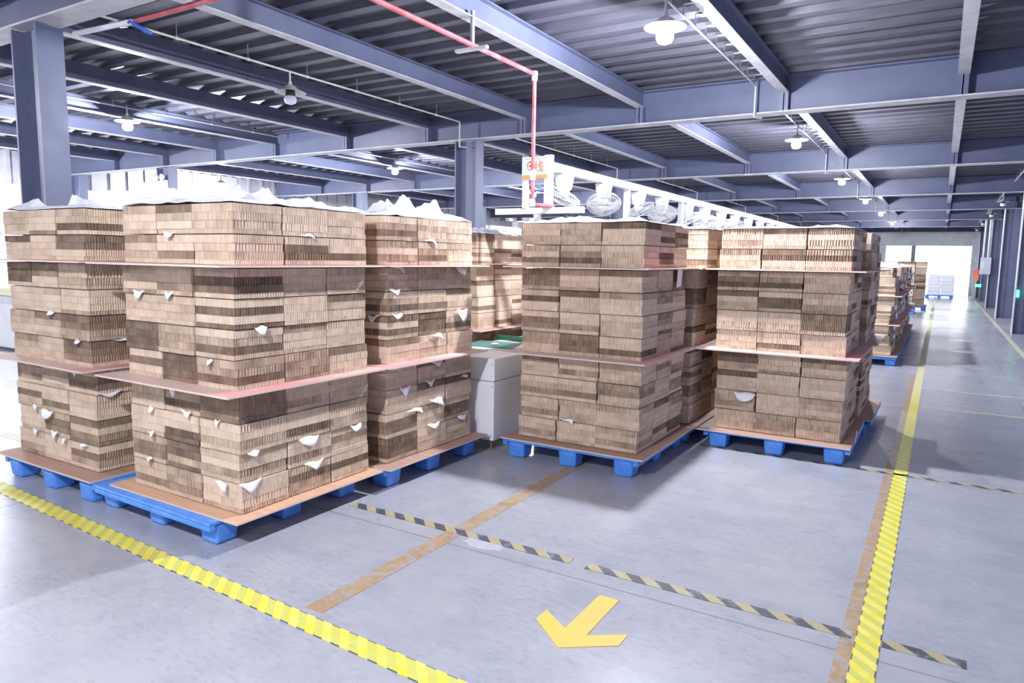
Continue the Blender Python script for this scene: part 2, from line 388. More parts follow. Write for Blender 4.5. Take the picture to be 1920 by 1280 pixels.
p = on_z(906, 1020); mark('paint_stain', MB().prism([(p.x+0.13*math.cos(t*PI/8)*(1+.15*math.sin(3*t)), p.y+0.07*math.sin(t*PI/8)) for t in range(16)], 0, 0.002), STAIN, 'faint reddish round stain beside the black and yellow tape', 'stain')

# ---------------------------------------------------------------- cardboard bundles
def pad_mesh(idx, pitch, amp, h, S=0.346):
    rnd = random.Random(idx); pts = []
    hs = S/2
    def side(p0, p1, nrm):
        n = max(3, int(S/pitch)); out = []
        for i in range(n):
            j = rnd.uniform(-0.12, 0.12); a = amp*rnd.uniform(0.7, 1.9)
            for t, dpt in ((0, -a), (0.22, -a*0.15), (0.5, rnd.uniform(0, a*0.3)), (0.78, -a*0.15)):
                q = (i+t+(j if 0 < t else 0))/n
                out.append(p0.lerp(p1, q) + nrm*dpt)
        return out
    c = [Vector((-hs,-hs,0)), Vector((hs,-hs,0)), Vector((hs,hs,0)), Vector((-hs,hs,0))]
    nn = [Vector((0,-1,0)), Vector((1,0,0)), Vector((0,1,0)), Vector((-1,0,0))]
    for k in range(4): pts += side(c[k], c[(k+1) % 4], nn[k])
    n = len(pts); lt = 0.0016; mb = MB()
    def outer(z):
        r = []
        for k in range(4):
            for t in range(6):
                r.append(c[k].lerp(c[(k+1) % 4], t/6) + nn[k]*rnd.uniform(-0.001, 0.0012) + Vector((0,0,z)))
        return r
    mb.add([p+Vector((0,0,lt)) for p in pts]+[p+Vector((0,0,h-lt)) for p in pts], [(i, (i+1) % n, n+(i+1) % n, n+i) for i in range(n)])
    for z in (0, h-lt):
        o1 = outer(z); m_ = len(o1); o2 = [p+Vector((0,0,lt)) for p in o1]
        mb.add(o1+o2, [tuple(range(m_-1,-1,-1)), tuple(range(m_,2*m_))] + [(i,(i+1)%m_,m_+(i+1)%m_,m_+i) for i in range(m_)])
    return mb.mesh('cardboard_pad', CARD)
THICK = [pad_mesh(i, pt, am, 0.0462) for i, (pt, am) in enumerate([(0.012,0.003),(0.0145,0.004),(0.018,0.0055),(0.016,0.0045),(0.011,0.002),(0.021,0.006),(0.0135,0.0035)])]
THIN = [pad_mesh(50+i, pt, am, 0.0275) for i, (pt, am) in enumerate([(0.012,0.0035),(0.015,0.005),(0.018,0.0055)])]
def tone(rnd, bias=0.0):
    r = rnd.random()+bias
    return rnd.uniform(0.02, 0.26) if r < 0.54 else (rnd.uniform(0.3, 0.55) if r < 0.77 else rnd.uniform(0.62, 0.98))
BUDGET = [300]
REST = MB()                                     # bundles beyond the 300 that show largest
def bundle(x, y, z, h, stackname, tier, layer, pos, rnd, visible):
    k = h/0.172; zs = [0, 0.0280, 0.0750, 0.1220]
    prev = None; tones = []
    for _ in range(4):
        t = prev if (prev is not None and rnd.random() < 0.22) else tone(rnd); tones.append(t); prev = t
    tones[0] = min(tones[0], rnd.choice([0.2, 0.3, 0.8]))
    rx, ry, rz = rnd.uniform(-0.006, 0.006), rnd.uniform(-0.006, 0.006), rnd.uniform(-0.016, 0.016)
    if not visible or BUDGET[0] <= 0:
        M = Matrix.Translation((x+rx, y+ry, z)) @ Matrix.Rotation(rz, 4, 'Z')
        for zz, t in zip(zs, tones):
            hh = (0.0275 if zz == 0 else 0.0462)
            jx, jy = rnd.uniform(-.002,.002), rnd.uniform(-.002,.002)
            REST.box(-0.172+jx, 0.172+jx, -0.172+jy, 0.172+jy, zz*k, (zz+hh)*k, M, t)
        return
    BUDGET[0] -= 1
    nd = sum(t > 0.5 for t in tones); word = 'pale' if nd == 0 else ('dark-banded' if nd < 3 else 'dark')
    o = empty('cardboard_bundle', (x+rx, y+ry, z), '%s cardboard bundle, %s, %s tier, %s layer, %s' % (word, stackname, tier, layer, pos), 'cardboard bundle', 'cardboard bundles in the %s' % stackname, rz)
    for i, (zz, t) in enumerate(zip(zs, tones)):
        c = bpy.data.objects.new('cardboard_pad', rnd.choice(THIN if i == 0 else THICK)); COL.objects.link(c); c.parent = o
        c.location = (rnd.uniform(-.0025,.0025), rnd.uniform(-.0025,.0025), zz*k); c.scale.z = k
        c.rotation_euler.z = rnd.choice([0, PI/2, PI, -PI/2]) + rnd.uniform(-.006, .006)
        c.color = (t, 0, 0, 1)
LAY = ['bottom', 'second', 'third', 'fourth', 'fifth']
# ---------------------------------------------------------------- pallets, boards, foam
LEG = None
def pallet(x0, y0, name, rz=0, w=1.2, d=1.2):
    """rim rails along the two local y sides; leg rows stand flush with the two x sides"""
    o = empty('plastic_pallet', (x0+w/2, y0+d/2, 0), 'blue plastic nine-legged pallet under the %s' % name, 'pallet', 'blue plastic pallets', rz)
    mb = MB().box(-w/2, w/2, -d/2, d/2, 0.128, 0.148)
    for s in (-1, 1): mb.box(-w/2, w/2, s*(d/2-0.022)-0.022, s*(d/2-0.022)+0.022, 0.098, 0.128)
    bevel(mb.build('deck', BLUEPL, o), 0.006, 2)
    for ix in range(3):
        for iy in range(3):
            cx = (ix-1)*(w/2-0.085); cy = (iy-1)*(d/2-0.125)
            l = MB().box(-0.070, 0.070, -0.070, 0.070, 0, 0.128, top=1.16).build('leg', BLUEPL, o, loc=(cx, cy, 0)); bevel(l, 0.02, 3)
    return o
def board(x0, x1, y0, y1, z, m, label, rz=0, t=0.011):
    o = MB().box(-(x1-x0)/2, (x1-x0)/2, -(y1-y0)/2, (y1-y0)/2, 0, t).build('plywood_sheet', m); o.location = ((x0+x1)/2, (y0+y1)/2, z); o.rotation_euler.z = rz
    return tag(o, label, 'plywood sheet', 'plywood sheets between tiers')
def foam_top(x0, x1, y0, y1, z, name, seed, peak=0.09, n=44):
    off = Vector((seed*3.7, seed*1.3, seed)); vs = []
    for i in range(n+1):
        for j in range(n+1):
            u, v = i/n, j/n
            e = min(u, 1-u, v, 1-v)
            x = x0+(x1-x0)*u; y = y0+(y1-y0)*v
            p = Vector((x, y, 0))
            lump = max(0, noise.noise(p*2.1+off)+0.25)
            fold = (1-abs(noise.noise(p*3.6+off*2)))**2
            fine = (1-abs(noise.noise(p*14+off)))**2
            h = (0.010 + peak*(1.35*lump*fold*fold + 0.10*fine + 0.08*fold))*min(1, 0.12+e*7)
            q = noise.noise_vector(p*5+off)*0.035*min(1, e*8)
            vs.append((x+q.x, y+q.y, z+h))
    m = n+1; fs = [(i*m+j, (i+1)*m+j, (i+1)*m+j+1, i*m+j+1) for i in range(n) for j in range(n)]
    o = MB().add(vs, fs).build('foam_sheet', FOAM, smooth=False)
    sd = o.modifiers.new('thickness', 'SOLIDIFY'); sd.thickness = 0.003
    return tag(o, 'crumpled white foam sheet lying on top of the %s' % name, 'foam sheet', 'foam sheets on stack tops')

TIERS = [('lower', 0.167, 4, 0.1755), ('middle', 0.884, 4, 0.1722), ('top', 1.588, 2, 0.1722)]
def stack(name, x1, y0, seed, vis, pal, bds, foam=True, top_dx=0.0, pads=True, tierset=TIERS, rz=0, pname=None, mats=(PLY3, PLY2, PLY2), peak=0.09, brz=0):
    """x1 right face, y0 front face; vis = set of (col,row) columns that show; col 0 left..2 right, row 0 front..2 back"""
    rnd = random.Random(seed)
    if pal: pallet(pal[0], pal[1], name, rz + (0 if name in ('nearest stack', 'stack left of cabinet') else PI/2))
    for bi, b in enumerate(bds):
        lab = ['light plywood sheet on the pallet of the %s', 'plywood sheet between lower and middle tiers of the %s', 'plywood sheet between middle and top tiers of the %s'][b[5]] % name
        board(b[0], b[1], b[2], b[3], b[4], mats[b[5]], lab, brz if b[5] == 0 else rnd.uniform(-.008, .008))
    P = {(0,0): 'front left', (1,0): 'front middle', (2,0): 'near corner', (2,1): 'right side middle', (2,2): 'right side far', (0,1): 'back', (0,2): 'back', (1,1): 'core', (1,2): 'back'}
    for tn, z, nl, h in tierset:
        tdx = rnd.uniform(-.012, .012) + (top_dx if tn == 'top' else 0); tdy = rnd.uniform(-.012, .012)
        for L in range(nl):
            ldx, ldy = rnd.uniform(-.008, .008), rnd.uniform(-.008, .008)
            for c in range(3):
                for r in range(3):
                    bundle(x1-0.175-0.352*(2-c)+tdx+ldx, y0+0.175+0.352*r+tdy+ldy, z+L*h, h-0.002, name, tn, LAY[L], P[(c, r)], rnd, (c, r) in vis)
    if foam: foam_top(x1-1.05+top_dx, x1+top_dx, y0, y0+1.05, tierset[-1][1]+tierset[-1][2]*tierset[-1][3], name, seed, peak)
F5 = {(0,0),(1,0),(2,0),(2,1),(2,2)}
stack('nearest stack', -3.335, 2.53, 11, F5, (-4.58, 2.375), [(-4.49,-3.23,2.43,3.63,0.150,0), (-4.50,-3.21,2.38,3.64,0.872,1), (-4.50,-3.22,2.36,3.64,1.575,2)], mats=(PLY, PLY2, PLY2), rz=-0.015, peak=0.18)
stack('stack right of cabinet', -1.895, 5.025, 12, F5, (-3.04, 4.90), [(-3.06,-1.80,4.89,6.13,0.150,0), (-3.05,-1.81,4.88,6.14,0.872,1), (-3.05,-1.81,4.88,6.14,1.575,2)], peak=0.10)
stack('aisle stack', -0.610, 6.275, 13, F5, (-1.72, 6.19), [(-1.77,-0.52,6.15,7.41,0.150,0), (-1.78,-0.50,6.15,7.41,0.872,1), (-1.76,-0.50,6.15,7.41,1.575,2)], peak=0.03)
stack('leftmost stack', -4.77, 2.51, 14, F5, (-5.82, 2.40), [(-5.90,-4.63,2.38,3.62,0.150,0), (-5.93,-4.65,2.38,3.62,0.872,1), (-5.88,-4.66,2.40,3.62,1.575,2)], peak=0.15)
stack('stack left of cabinet', -3.320, 3.775, 15, F5-{(0,0)}, (-4.46, 3.67), [(-4.44,-3.19,3.66,4.90,0.150,0), (-4.44,-3.19,3.66,4.90,0.872,1), (-4.44,-3.19,3.68,4.90,1.575,2)], peak=0.16)
stack('second aisle stack', -0.575, 7.505, 18, {(2,0),(2,1),(2,2)}, (-1.66, 7.44), [(-1.70,-0.46,7.42,8.66,0.150,0), (-1.70,-0.46,7.42,8.66,0.872,1), (-1.70,-0.46,7.42,8.66,1.575,2)], peak=0.02)
stack('shaded middle stack', -1.870, 6.245, 16, {(2,0),(2,1)}, (-3.03, 6.17), [(-3.03,-1.785,6.16,7.40,0.150,0), (-3.03,-1.785,6.16,7.40,0.872,1), (-3.03,-1.785,6.16,7.40,1.575,2)], top_dx=0.09, peak=0.02)
stack('stack behind the line', -4.21, 6.22, 17, {(2,0),(2,1),(2,2)}, (-5.33, 6.10), [(-5.38,-4.08,6.08,7.34,0.150,0), (-5.34,-4.07,6.09,7.34,0.872,1), (-5.34,-4.07,6.09,7.34,1.575,2)], tierset=[TIERS[0], TIERS[1], ('top', 1.588, 2, 0.160)], peak=0.10)
# aisle row far: lower stacks with four tiers
FT = [('lower', 0.167, 3, 0.160), ('middle', 0.668, 3, 0.152), ('top', 1.136, 3, 0.150)]
for i in range(6):
    y0 = 12.88+1.27*i
    nm = 'far aisle stack, %s behind the gap' % WORDS[i+1]
    pallet(-1.72, y0-0.03, nm)
    for zz, q in ((0.150, 'lowest'), (0.656, 'middle'), (1.124, 'upper')):
        board(-1.78, -0.50, y0-0.07, y0+1.17, zz, PLY3 if zz < .2 else PLY2, '%s plywood sheet in the %s' % (q, nm))
    rnd = random.Random(40+i)
    for tn, z, nl, h in FT:
        for L in range(nl):
            for c_ in range(3):
                for r_ in range(3): bundle(-0.63-0.175-0.352*(2-c_)+0.03*math.sin(9*i+5*L+z*7), y0+0.175+0.352*r_+0.02*math.cos(7*i+4*L), z+L*h, h-0.002, nm, tn, LAY[L], '', rnd, False)
    foam_top(-1.68, -0.60, y0, y0+1.05, 1.586, nm, 60+i, 0.09, 16)
for i, (y0, x1) in enumerate([(26.9, -0.75), (29.2, -0.45)]):
    nm = 'distant stack %s' % ('left of the white sacks', 'nearest to the white sacks')[i]
    pallet(x1-1.12, y0-0.06, nm); board(x1-1.14, x1+.06, y0-.07, y0+1.13, 0.150, PLY3, 'plywood sheet on the pallet of the %s' % nm); board(x1-1.14, x1+.06, y0-.07, y0+1.13, 0.86, PLY2, 'plywood sheet midway up the %s' % nm)
    rnd = random.Random(70+i)
    for L in range(4):
        for c_ in range(3):
            for r_ in range(3): bundle(x1-0.175-0.352*(2-c_), y0+0.175+0.352*r_, 0.163+L*0.174, 0.172, nm, '', LAY[0], '', rnd, False)
    for L in range(5):
        for c_ in range(3):
            for r_ in range(3): bundle(x1-0.175-0.352*(2-c_), y0+0.175+0.352*r_, 0.873+L*0.174, 0.172, nm, '', LAY[0], '', rnd, False)
o = REST.build('cardboard_bundles', CARD_FAR, tones=True)
tag(o, 'brown cardboard bundles filling stack backs and the far stacks', 'cardboard bundles', None, 'stuff')

# foam scraps sticking out between bundle layers
def scrap(px, py, stackname, where, face, plane, w, h, seed, hang=True):
    """face 'y': front face at y=plane; face 'x': right face at x=plane"""
    p = on_y(px, py, plane) if face == 'y' else on_x(px, py, plane)
    rnd = random.Random(seed); nx = 7; vs = []; fs = []
    shape = rnd.choice(['tri', 'leaf', 'flag'])
    for i in range(nx+1):
        u = i/nx
        prof_ = {'tri': 1-abs(u-0.5)*2, 'leaf': math.sin(PI*u)**0.7, 'flag': u}[shape]
        for j in range(4):
            v = j/3
            a = (u-0.5)*w; out = 0.004 + v*0.022*prof_*(1+0.4*math.sin(u*6+seed)); dn = -v*h*prof_ + 0.006*math.sin(u*7+seed)
            vs.append((p.x+a, p.y-out, p.z+dn) if face == 'y' else (p.x+out, p.y+a, p.z+dn))
    for i in range(nx):
        for j in range(3): fs.append((i*4+j, (i+1)*4+j, (i+1)*4+j+1, i*4+j+1))
    cx = sum(v[0] for v in vs)/len(vs); cy = sum(v[1] for v in vs)/len(vs); cz = sum(v[2] for v in vs)/len(vs)
    o = MB().add([(v[0]-cx, v[1]-cy, v[2]-cz) for v in vs], fs).build('foam_scrap', FOAM, smooth=True); o.location = (cx, cy, cz)
    sd = o.modifiers.new('thickness', 'SOLIDIFY'); sd.thickness = 0.002
    tag(o, 'white foam scrap poking from %s, %s' % (stackname, where), 'foam scrap', 'foam scraps between bundles')
S = [
 # nearest stack, front face
 ((286,762),'A','y',.05,.04,'front face, lower tier, topmost left'), ((350,770),'A','y',.09,.045,'front face, lower tier, large near top middle'),
 ((410,788),'A','y',.05,.03,'front face, lower tier, small near top right'), ((285,808),'A','y',.07,.03,'front face, lower tier, left at mid height'),
 ((282,856),'A','y',.06,.04,'front face, lower tier, lowest left'), ((415,902),'A','y',.11,.05,'front face, lower tier, bottom right'),
 ((324,728),'A','y',.06,.05,'front face, hanging under middle plywood sheet'), ((318,435),'A','y',.11,.035,'front face, top tier'),
 ((262,545),'A','y',.12,.05,'front face, middle tier, upper left'), ((320,547),'A','y',.09,.04,'front face, middle tier, upper middle'), ((395,674),'A','y',.05,.04,'front face, middle tier, low right'),
 # nearest stack, right face
 ((474,845),'A','x',.09,.04,'right side, lower tier, near the corner'), ((578,818),'A','x',.17,.06,'right side, lower tier, middle upper'),
 ((588,864),'A','x',.17,.06,'right side, lower tier, middle lowest'), ((468,903),'A','x',.16,.07,'right side, lower tier, lowest by corner'),
 ((666,796),'A','x',.11,.04,'right side, lower tier, far end'), ((573,439),'A','x',.10,.03,'right side, top tier'), ((488,612),'A','x',.09,.06,'right side, middle tier'),
 # leftmost stack
 ((67,758),'B','y',.06,.03,'front face, lower tier, upper left'), ((90,768),'B','y',.15,.06,'front face, lower tier, large left'),
 ((68,804),'B','y',.06,.06,'front face, lower tier, bottom left'), ((104,808),'B','y',.09,.06,'front face, lower tier, bottom middle'),
 ((121,821),'B','y',.05,.04,'front face, lower tier, small beside bottom middle'), ((158,832),'B','y',.09,.03,'front face, lower tier, bottom right'),
 ((97,583),'B','y',.09,.03,'front face, middle tier, left'), ((148,637),'B','y',.06,.03,'front face, middle tier, low right'), ((141,694),'B','y',.06,.05,'front face, hanging under middle plywood'),
 ((205,735),'B','x',.18,.03,'right side, lower tier, long flat'), ((204,695),'B','x',.09,.06,'right side, hanging under middle plywood'), ((235,634),'B','x',.18,.03,'right side, middle tier'),
 # stack left of cabinet, right face
 ((745,499),'A2','x',.12,.05,'right side, hanging under upper plywood, near'), ((864,500),'A2','x',.15,.07,'right side, hanging under upper plywood, far'),
 ((739,542),'A2','x',.12,.04,'right side, middle tier, upper'), ((866,580),'A2','x',.15,.10,'right side, middle tier, far upper'),
 ((744,589),'A2','x',.11,.03,'right side, middle tier, centre near'), ((817,625),'A2','x',.13,.05,'right side, middle tier, low centre'),
 ((805,449),'A2','x',.14,.04,'right side, top tier'), ((745,690),'A2','x',.09,.03,'right side, under middle plywood, near'),
 ((818,676),'A2','x',.17,.05,'right side, under middle plywood, far'), ((805,713),'A2','x',.12,.05,'right side, lower tier, upper centre'),
 ((758,725),'A2','x',.13,.07,'right side, lower tier, upper near'), ((816,746),'A2','x',.16,.08,'right side, lower tier, crumpled centre'),
 ((775,766),'A2','x',.18,.04,'right side, lower tier, near mid height'), ((870,702),'A2','x',.11,.03,'right side, lower tier, far top'),
 ((865,778),'A2','x',.13,.04,'right side, lower tier, far low'), ((812,793),'A2','x',.16,.04,'right side, lower tier, low centre'),
 ((700,591),'A2y','y',.12,.05,'front face beside nearest stack'),
 ((1063,785),'C','y',.13,.03,'front face, lower tier'), ((1397,736),'D','y',.19,.08,'front face, lower tier'),
]
PL = {'A': ('nearest stack', 2.53, -3.335), 'B': ('leftmost stack', 2.51, -4.77), 'A2': ('stack left of cabinet', 0, -3.32), 'A2y': ('stack left of cabinet', 3.775, 0), 'C': ('stack right of cabinet', 5.025, -1.895), 'D': ('aisle stack', 6.275, -0.61)}
for i, (pp, k, face, w, h, where) in enumerate(S):
    nm, py_, px_ = PL[k]; scrap(pp[0], pp[1], nm, where, face, (py_-0.012) if face == 'y' else (px_+0.012), w, h, 100+i)
def slip(px, py, x, w, h, label):
    p = on_x(px, py, x); o = MB().box(0, 0.002, -w/2, w/2, -h/2, h/2).build('paper_slip', FOAM); o.location = p; o.rotation_euler = (0.12, 0.08, 0); tag(o, label, 'paper slip')
slip(1274, 521, -1.872, 0.12, 0.15, 'white paper slip on right side of stack right of cabinet')
slip(1605, 818, -0.50, 0.03, 0.10, 'small white strip hanging from the aisle stack pallet sheet')
rnd = random.Random(5)
combos = [(a, b, c) for a in range(6) for b in range(8) for c in range(2)]; rnd.shuffle(combos)
for i, (a_, b_, c_) in enumerate(sorted(combos[:38])):
    y_ = 12.88+1.27*a_+0.1+0.5*c_+rnd.uniform(0, .3); z_ = [0.32,0.48,0.64,0.82,0.97,1.10,1.28,1.43][b_]; w = rnd.uniform(.08,.22)
    pts = [(-w/2,0),( -w*.1,.02),(w/2,0),(w*.2,-rnd.uniform(.05,.12)),(-w*.2,-rnd.uniform(.03,.1))]
    vs = [(0.02+0.02*(k%2), a, b) for k,(a,b) in enumerate(pts)] + [(0.024+0.02*(k%2), a, b) for k,(a,b) in enumerate(pts)]
    o = MB().add(vs, [(0,1,2,3,4),(9,8,7,6,5)]+[(k,(k+1)%5,5+(k+1)%5,5+k) for k in range(5)]).build('foam_scrap', FOAM); o.location = (-0.62, y_, z_)
    tag(o, 'white foam scrap on far aisle stack %s, layer %s from floor, %s half' % (WORDS[a_+1], WORDS[b_+1], ('nearer', 'farther')[c_]), 'foam scrap', 'foam scraps on the far aisle stacks')

# ---------------------------------------------------------------- cabinet and production line
cb = empty('metal_cabinet', (-3.70, 5.6, 0), 'white metal end cabinet between the two stacks, on short screw feet', 'cabinet')
cb.location = (-3.72, 5.195, 0)
CABW = paint('cabinet_white', (0.84,0.84,0.84), (0.90,0.90,0.90), 0.35)
body = MB().box(-0.55, 0.55, -0.235, 0.235, 0.09, 0.60).build('body', CABW, cb); bevel(body, 0.004)
lidc = MB().box(-0.552, 0.552, -0.237, 0.237, 0.605, 0.80).build('upper_panel', CABW, cb); bevel(lidc, 0.005)
for sx in (-1, 1):
    for sy in (-1, 1):
        MB().cyl((sx*.5, sy*.19, 0.012), (sx*.5, sy*.19, 0.09), 0.008, 8).cyl((sx*.5, sy*.19, 0), (sx*.5, sy*.19, 0.014), 0.03, 14).build('foot', RUST, cb)
bl = MB()
for z in (0.13, 0.56, 0.65, 0.75):
    bl.cyl((0.53, -0.244, z), (0.53, -0.235, z), 0.006, 8); bl.cyl((0.549, -0.205, z), (0.556, -0.205, z), 0.006, 8); bl.cyl((-0.53, -0.244, z), (-0.53, -0.235, z), 0.006, 8)
bl.build('bolts', GREYM, cb)
ln = empty('production_line_table', (-3.55, 5.45, 0), 'long pale production line table behind the white end cabinet', 'workbench')
top_ = MB().box(-0.50, 0.50, 0.0, 20, 0.735, 0.765).build('table_top', WHITE, ln)
MB().box(-0.50, -0.47, 0, 20, 0.65, 0.735).box(0.47, 0.50, 0, 20, 0.65, 0.735).build('side_rail', GREYM, ln)
for k in range(10):
    for s in (-1, 1): MB().box(s*.46-.02, s*.46+.02, 0.1+2.15*k, 0.14+2.15*k, 0, 0.65).build('leg', WHITE, ln)
def item(name, mb, m, loc, rz, label, cat):
    o = mb.build(name, m); o.location = loc; o.rotation_euler.z = rz; tag(o, label, cat); return bevel(o, 0.003)
item('steel_plate', MB().box(-.5,.5,-.12,.12,0,.012), GREYM, (-3.60, 5.60, 0.766), 0, 'grey steel plate at the cabinet end of the line', 'plate')
item('cutting_mat', MB().box(-.34,.34,-.22,.22,0,.02), GREENM, (-3.72, 5.95, 0.766), 0.15, 'dull green cutting mat lying on the line table', 'mat')
item('green_clamp_bar', MB().box(-.35,.35,-.035,.035,0,.045), GREEN2, (-3.74, 6.45, 0.766), -0.10, 'green plastic bar with a metal clip on the line table', 'clamp bar')
item('paper_stack', MB().box(-.22,.22,-.16,.16,0,.03), WHITE, (-3.27, 5.95, 0.766), 0.35, 'stack of white papers on the line table by the stack', 'papers')
item('white_cup', MB().lathe([(0.0,0),(0.03,0),(0.04,0.02),(0.0,0.03)], 14), WHITE, (-3.72, 5.83, 0.787), 0, 'small white lid resting on the green cutting mat', 'lid')

# fan frame over the line
fr = empty('fan_frame', (-3.53, 6.3, 0), 'white post and rail frame carrying the row of fans', 'frame')
BZ = 2.585
MB().box(-0.03, 0.05, 0.12, 19, BZ-0.04, BZ+0.045).build('top_rail', WHITE, fr)
MB().box(-0.49, 0.51, -0.03, 0.03, 2.095, 2.155).build('crossbar', WHITE, fr)
for yy in [0.0]+[2.35+2.2*k for k in range(8)]:
    if yy == 0: MB().box(-0.03, 0.03, -0.025, 0.025, 0.765, 2.095).build('post', WHITE, fr)
    else:
        MB().box(-0.035, 0.035, yy-0.035, yy+0.035, 0.765, BZ-0.04).build('post', WHITE, fr)
        MB().box(-0.49, 0.51, yy-0.02, yy+0.02, 2.02, 2.06).build('crossbar', WHITE, fr)
for k, (xo, z, r_) in enumerate([(-0.42, 2.05, .018), (-0.22, 2.05, .02), (-0.28, 1.99, .035), (0.30, 2.05, .018), (0.44, 2.05, .022), (0.36, 1.985, .04)]):
    MB().box(xo-r_, xo+r_, 0.03, 17, z-r_*.8, z+r_*.8).build('light_rail', WHITE, fr)
for s in (-.42, -.22, .30, .44): MB().box(s-.022, s+.022, -.005, .03, 2.03, 2.075).build('end_bracket', DARK, fr)
# sign
sg = empty('line_sign', (-3.525, 6.28, 0), 'pale cyan hanging board with orange writing on white posts', 'sign')
MB().box(-0.165, -0.105, -0.02, 0.02, 2.155, 2.655).build('post', WHITE, sg)
MB().box(0.085, 0.165, -0.02, 0.03, 2.155, 2.665).build('post', WHITE, sg)
MB().box(-0.165, 0.125, -0.032, -0.02, 2.475, 2.655).build('panel', PALEBL, sg)
MB().box(-0.165, 0.125, -0.034, -0.020, 2.440, 2.478).build('orange_band', ORANGE, sg)
def text(s, size, m, parent, loc, name):
    cu = bpy.data.curves.new(name, 'FONT'); cu.body = s; cu.size = size; cu.extrude = 0.0006; cu.align_x = 'CENTER'; cu.align_y = 'CENTER'; cu.offset = size*0.012
    t = bpy.data.objects.new(name, cu); COL.objects.link(t)
    dg = bpy.context.evaluated_depsgraph_get(); me = bpy.data.meshes.new_from_object(t.evaluated_get(dg))
    bpy.data.objects.remove(t); me.materials.clear(); me.materials.append(m)
    o = bpy.data.objects.new(name, me); COL.objects.link(o); o.parent = parent; o.location = loc; o.rotation_euler.x = PI/2; return o
text('线', 0.115, REDPR, sg, (0.03, -0.0335, 2.548), 'lettering')
lt = MB()
for k in range(14): lt.box(-0.125+k*0.0165, -0.115+k*0.0165, -0.0335, -0.032, 2.632, 2.642)
lt.build('small_lettering', REDPR, sg)

# fans
def fan(i, yy, rx, rz_):
    where = ['nearest the sign', 'second from the sign', 'third from the sign', 'fourth from the sign', 'fifth from the sign', 'sixth from the sign', 'seventh from the sign', 'eighth from the sign', 'ninth from the sign', 'tenth from the sign', 'eleventh from the sign', 'twelfth from the sign'][i]
    o = empty('wall_fan', (-3.50, yy, BZ-0.045), 'white caged fan hung from the rail, %s' % where, 'fan', 'fans along the line')
    b = MB().box(-0.06, 0.06, -0.055, 0.055, -0.17, 0.0, top=1.45).build('mount_body', WHITE, o); bevel(b, 0.012)
    MB().box(0.03, 0.06, -0.083, -0.072, -0.075, -0.06).build('switch', GREYM, o)
    hd = bpy.data.objects.new('fan_head', MB().lathe([(0.0,-0.045),(0.05,-0.035),(0.055,0.0),(0.04,0.05),(0.0,0.06)], 16).mesh('fan_head', WHITE, True)); COL.objects.link(hd); hd.parent = o
    hd.location = (0.0, 0, -0.20); hd.rotation_euler = (rx, 0, rz_)
    # head axis local -Z faces down towards the workers
    gd = MB(); R = 0.205
    for q in range(40):
        t = 2*PI*q/40; c_, s_ = math.cos(t), math.sin(t)
        pr = [(0.05,-0.115),(0.13,-0.105),(0.19,-0.075),(R,-0.04),(0.185,-0.005),(0.12,0.02),(0.05,0.03)]
        gd.tube([(a*c_, a*s_, z) for a, z in pr], 0.0019, 3)
    for rr, z in ((R, -0.04), (0.19,-0.075), (0.13,-0.105), (0.05,-0.115), (0.12, 0.02), (0.185,-0.005)): gd.torus(rr, 0.003, Matrix.Translation((0,0,z)), 28, 4)
    gd.build('guard', WHITE, hd)
    MB().lathe([(0.0,-0.12),(0.05,-0.118),(0.05,-0.11),(0.0,-0.108)], 16).build('badge', WHITE, hd)
    bd = MB()
    for q in range(3):
        a0 = 2*PI*q/3; vs = []
        for u in range(5):
            for v in range(5):
                r_ = 0.04+0.14*u/4; a = a0+(v/4-0.5)*1.5*(0.5+0.5*u/4); vs.append((r_*math.cos(a), r_*math.sin(a), -0.05+0.04*(v/4-0.5)))
        bd.add(vs, [(u*5+v, (u+1)*5+v, (u+1)*5+v+1, u*5+v+1) for u in range(4) for v in range(4)])
    bo = bd.build('blades', WHITE, hd, smooth=True); sd = bo.modifiers.new('thickness', 'SOLIDIFY'); sd.thickness = 0.002
    return o
fy = [6.82, 7.85, 8.98, 9.9, 11.1, 12.05, 13.1, 14.1, 15.2, 16.3, 17.4, 18.5]
RD, FC, RU = (0.42, 2.11), (-0.55, 0.544), (-0.45, 2.11)
tl = [RD, FC, RU, FC, RU, (-0.4, 0.9), RU, FC, RD, FC, RU, FC]
for i, (y_, t_) in enumerate(zip(fy, tl)): fan(i, y_, t_[0], t_[1])

# ---------------------------------------------------------------- red sprinkler pipe
rp = empty('red_pipe', (0,0,0), 'red water pipe under the deck dropping beside the sign', 'pipe')
X = -3.45; Zp = 3.39; R = 0.021
MB().cyl((-5.45, 3.28, Zp), (X, 3.28, Zp), R, 12).cyl((X, 3.28, Zp), (X, 6.03, Zp), R, 12).cyl((X, 6.05, Zp-0.02), (X, 6.05, 2.19), R*0.92, 12).cyl((X, 6.06, 2.17), (X+0.10, 6.3, 2.165), R*0.9, 12).build('pipe', RED, rp)
MB().cyl((X, 6.05, Zp+0.025), (X, 6.05, Zp-0.06), 0.029, 12).build('elbow', WHITE, rp)
MB().cyl((X, 6.05, 2.15), (X, 6.05, 2.22), 0.027, 12).build('lower_elbow', WHITE, rp)
MB().cyl((X, 6.05, 2.44), (X, 6.05, 2.50), 0.03, 12).cyl((X,6.05,2.40),(X,6.05,2.44),0.026,12).build('coupling', WHITE, rp)
vm = Matrix.Translation((X, 6.0, 2.53)) @ Matrix.Rotation(PI/2, 4, 'X')
MB().torus(0.038, 0.006, vm).cyl((X-.036, 6.0, 2.53), (X+.036, 6.0, 2.53), 0.004, 6).cyl((X, 6.0, 2.494), (X, 6.0, 2.566), 0.004, 6).cyl((X, 6.05, 2.53), (X, 5.995, 2.53), 0.012, 8).build('valve_wheel', RED, rp)
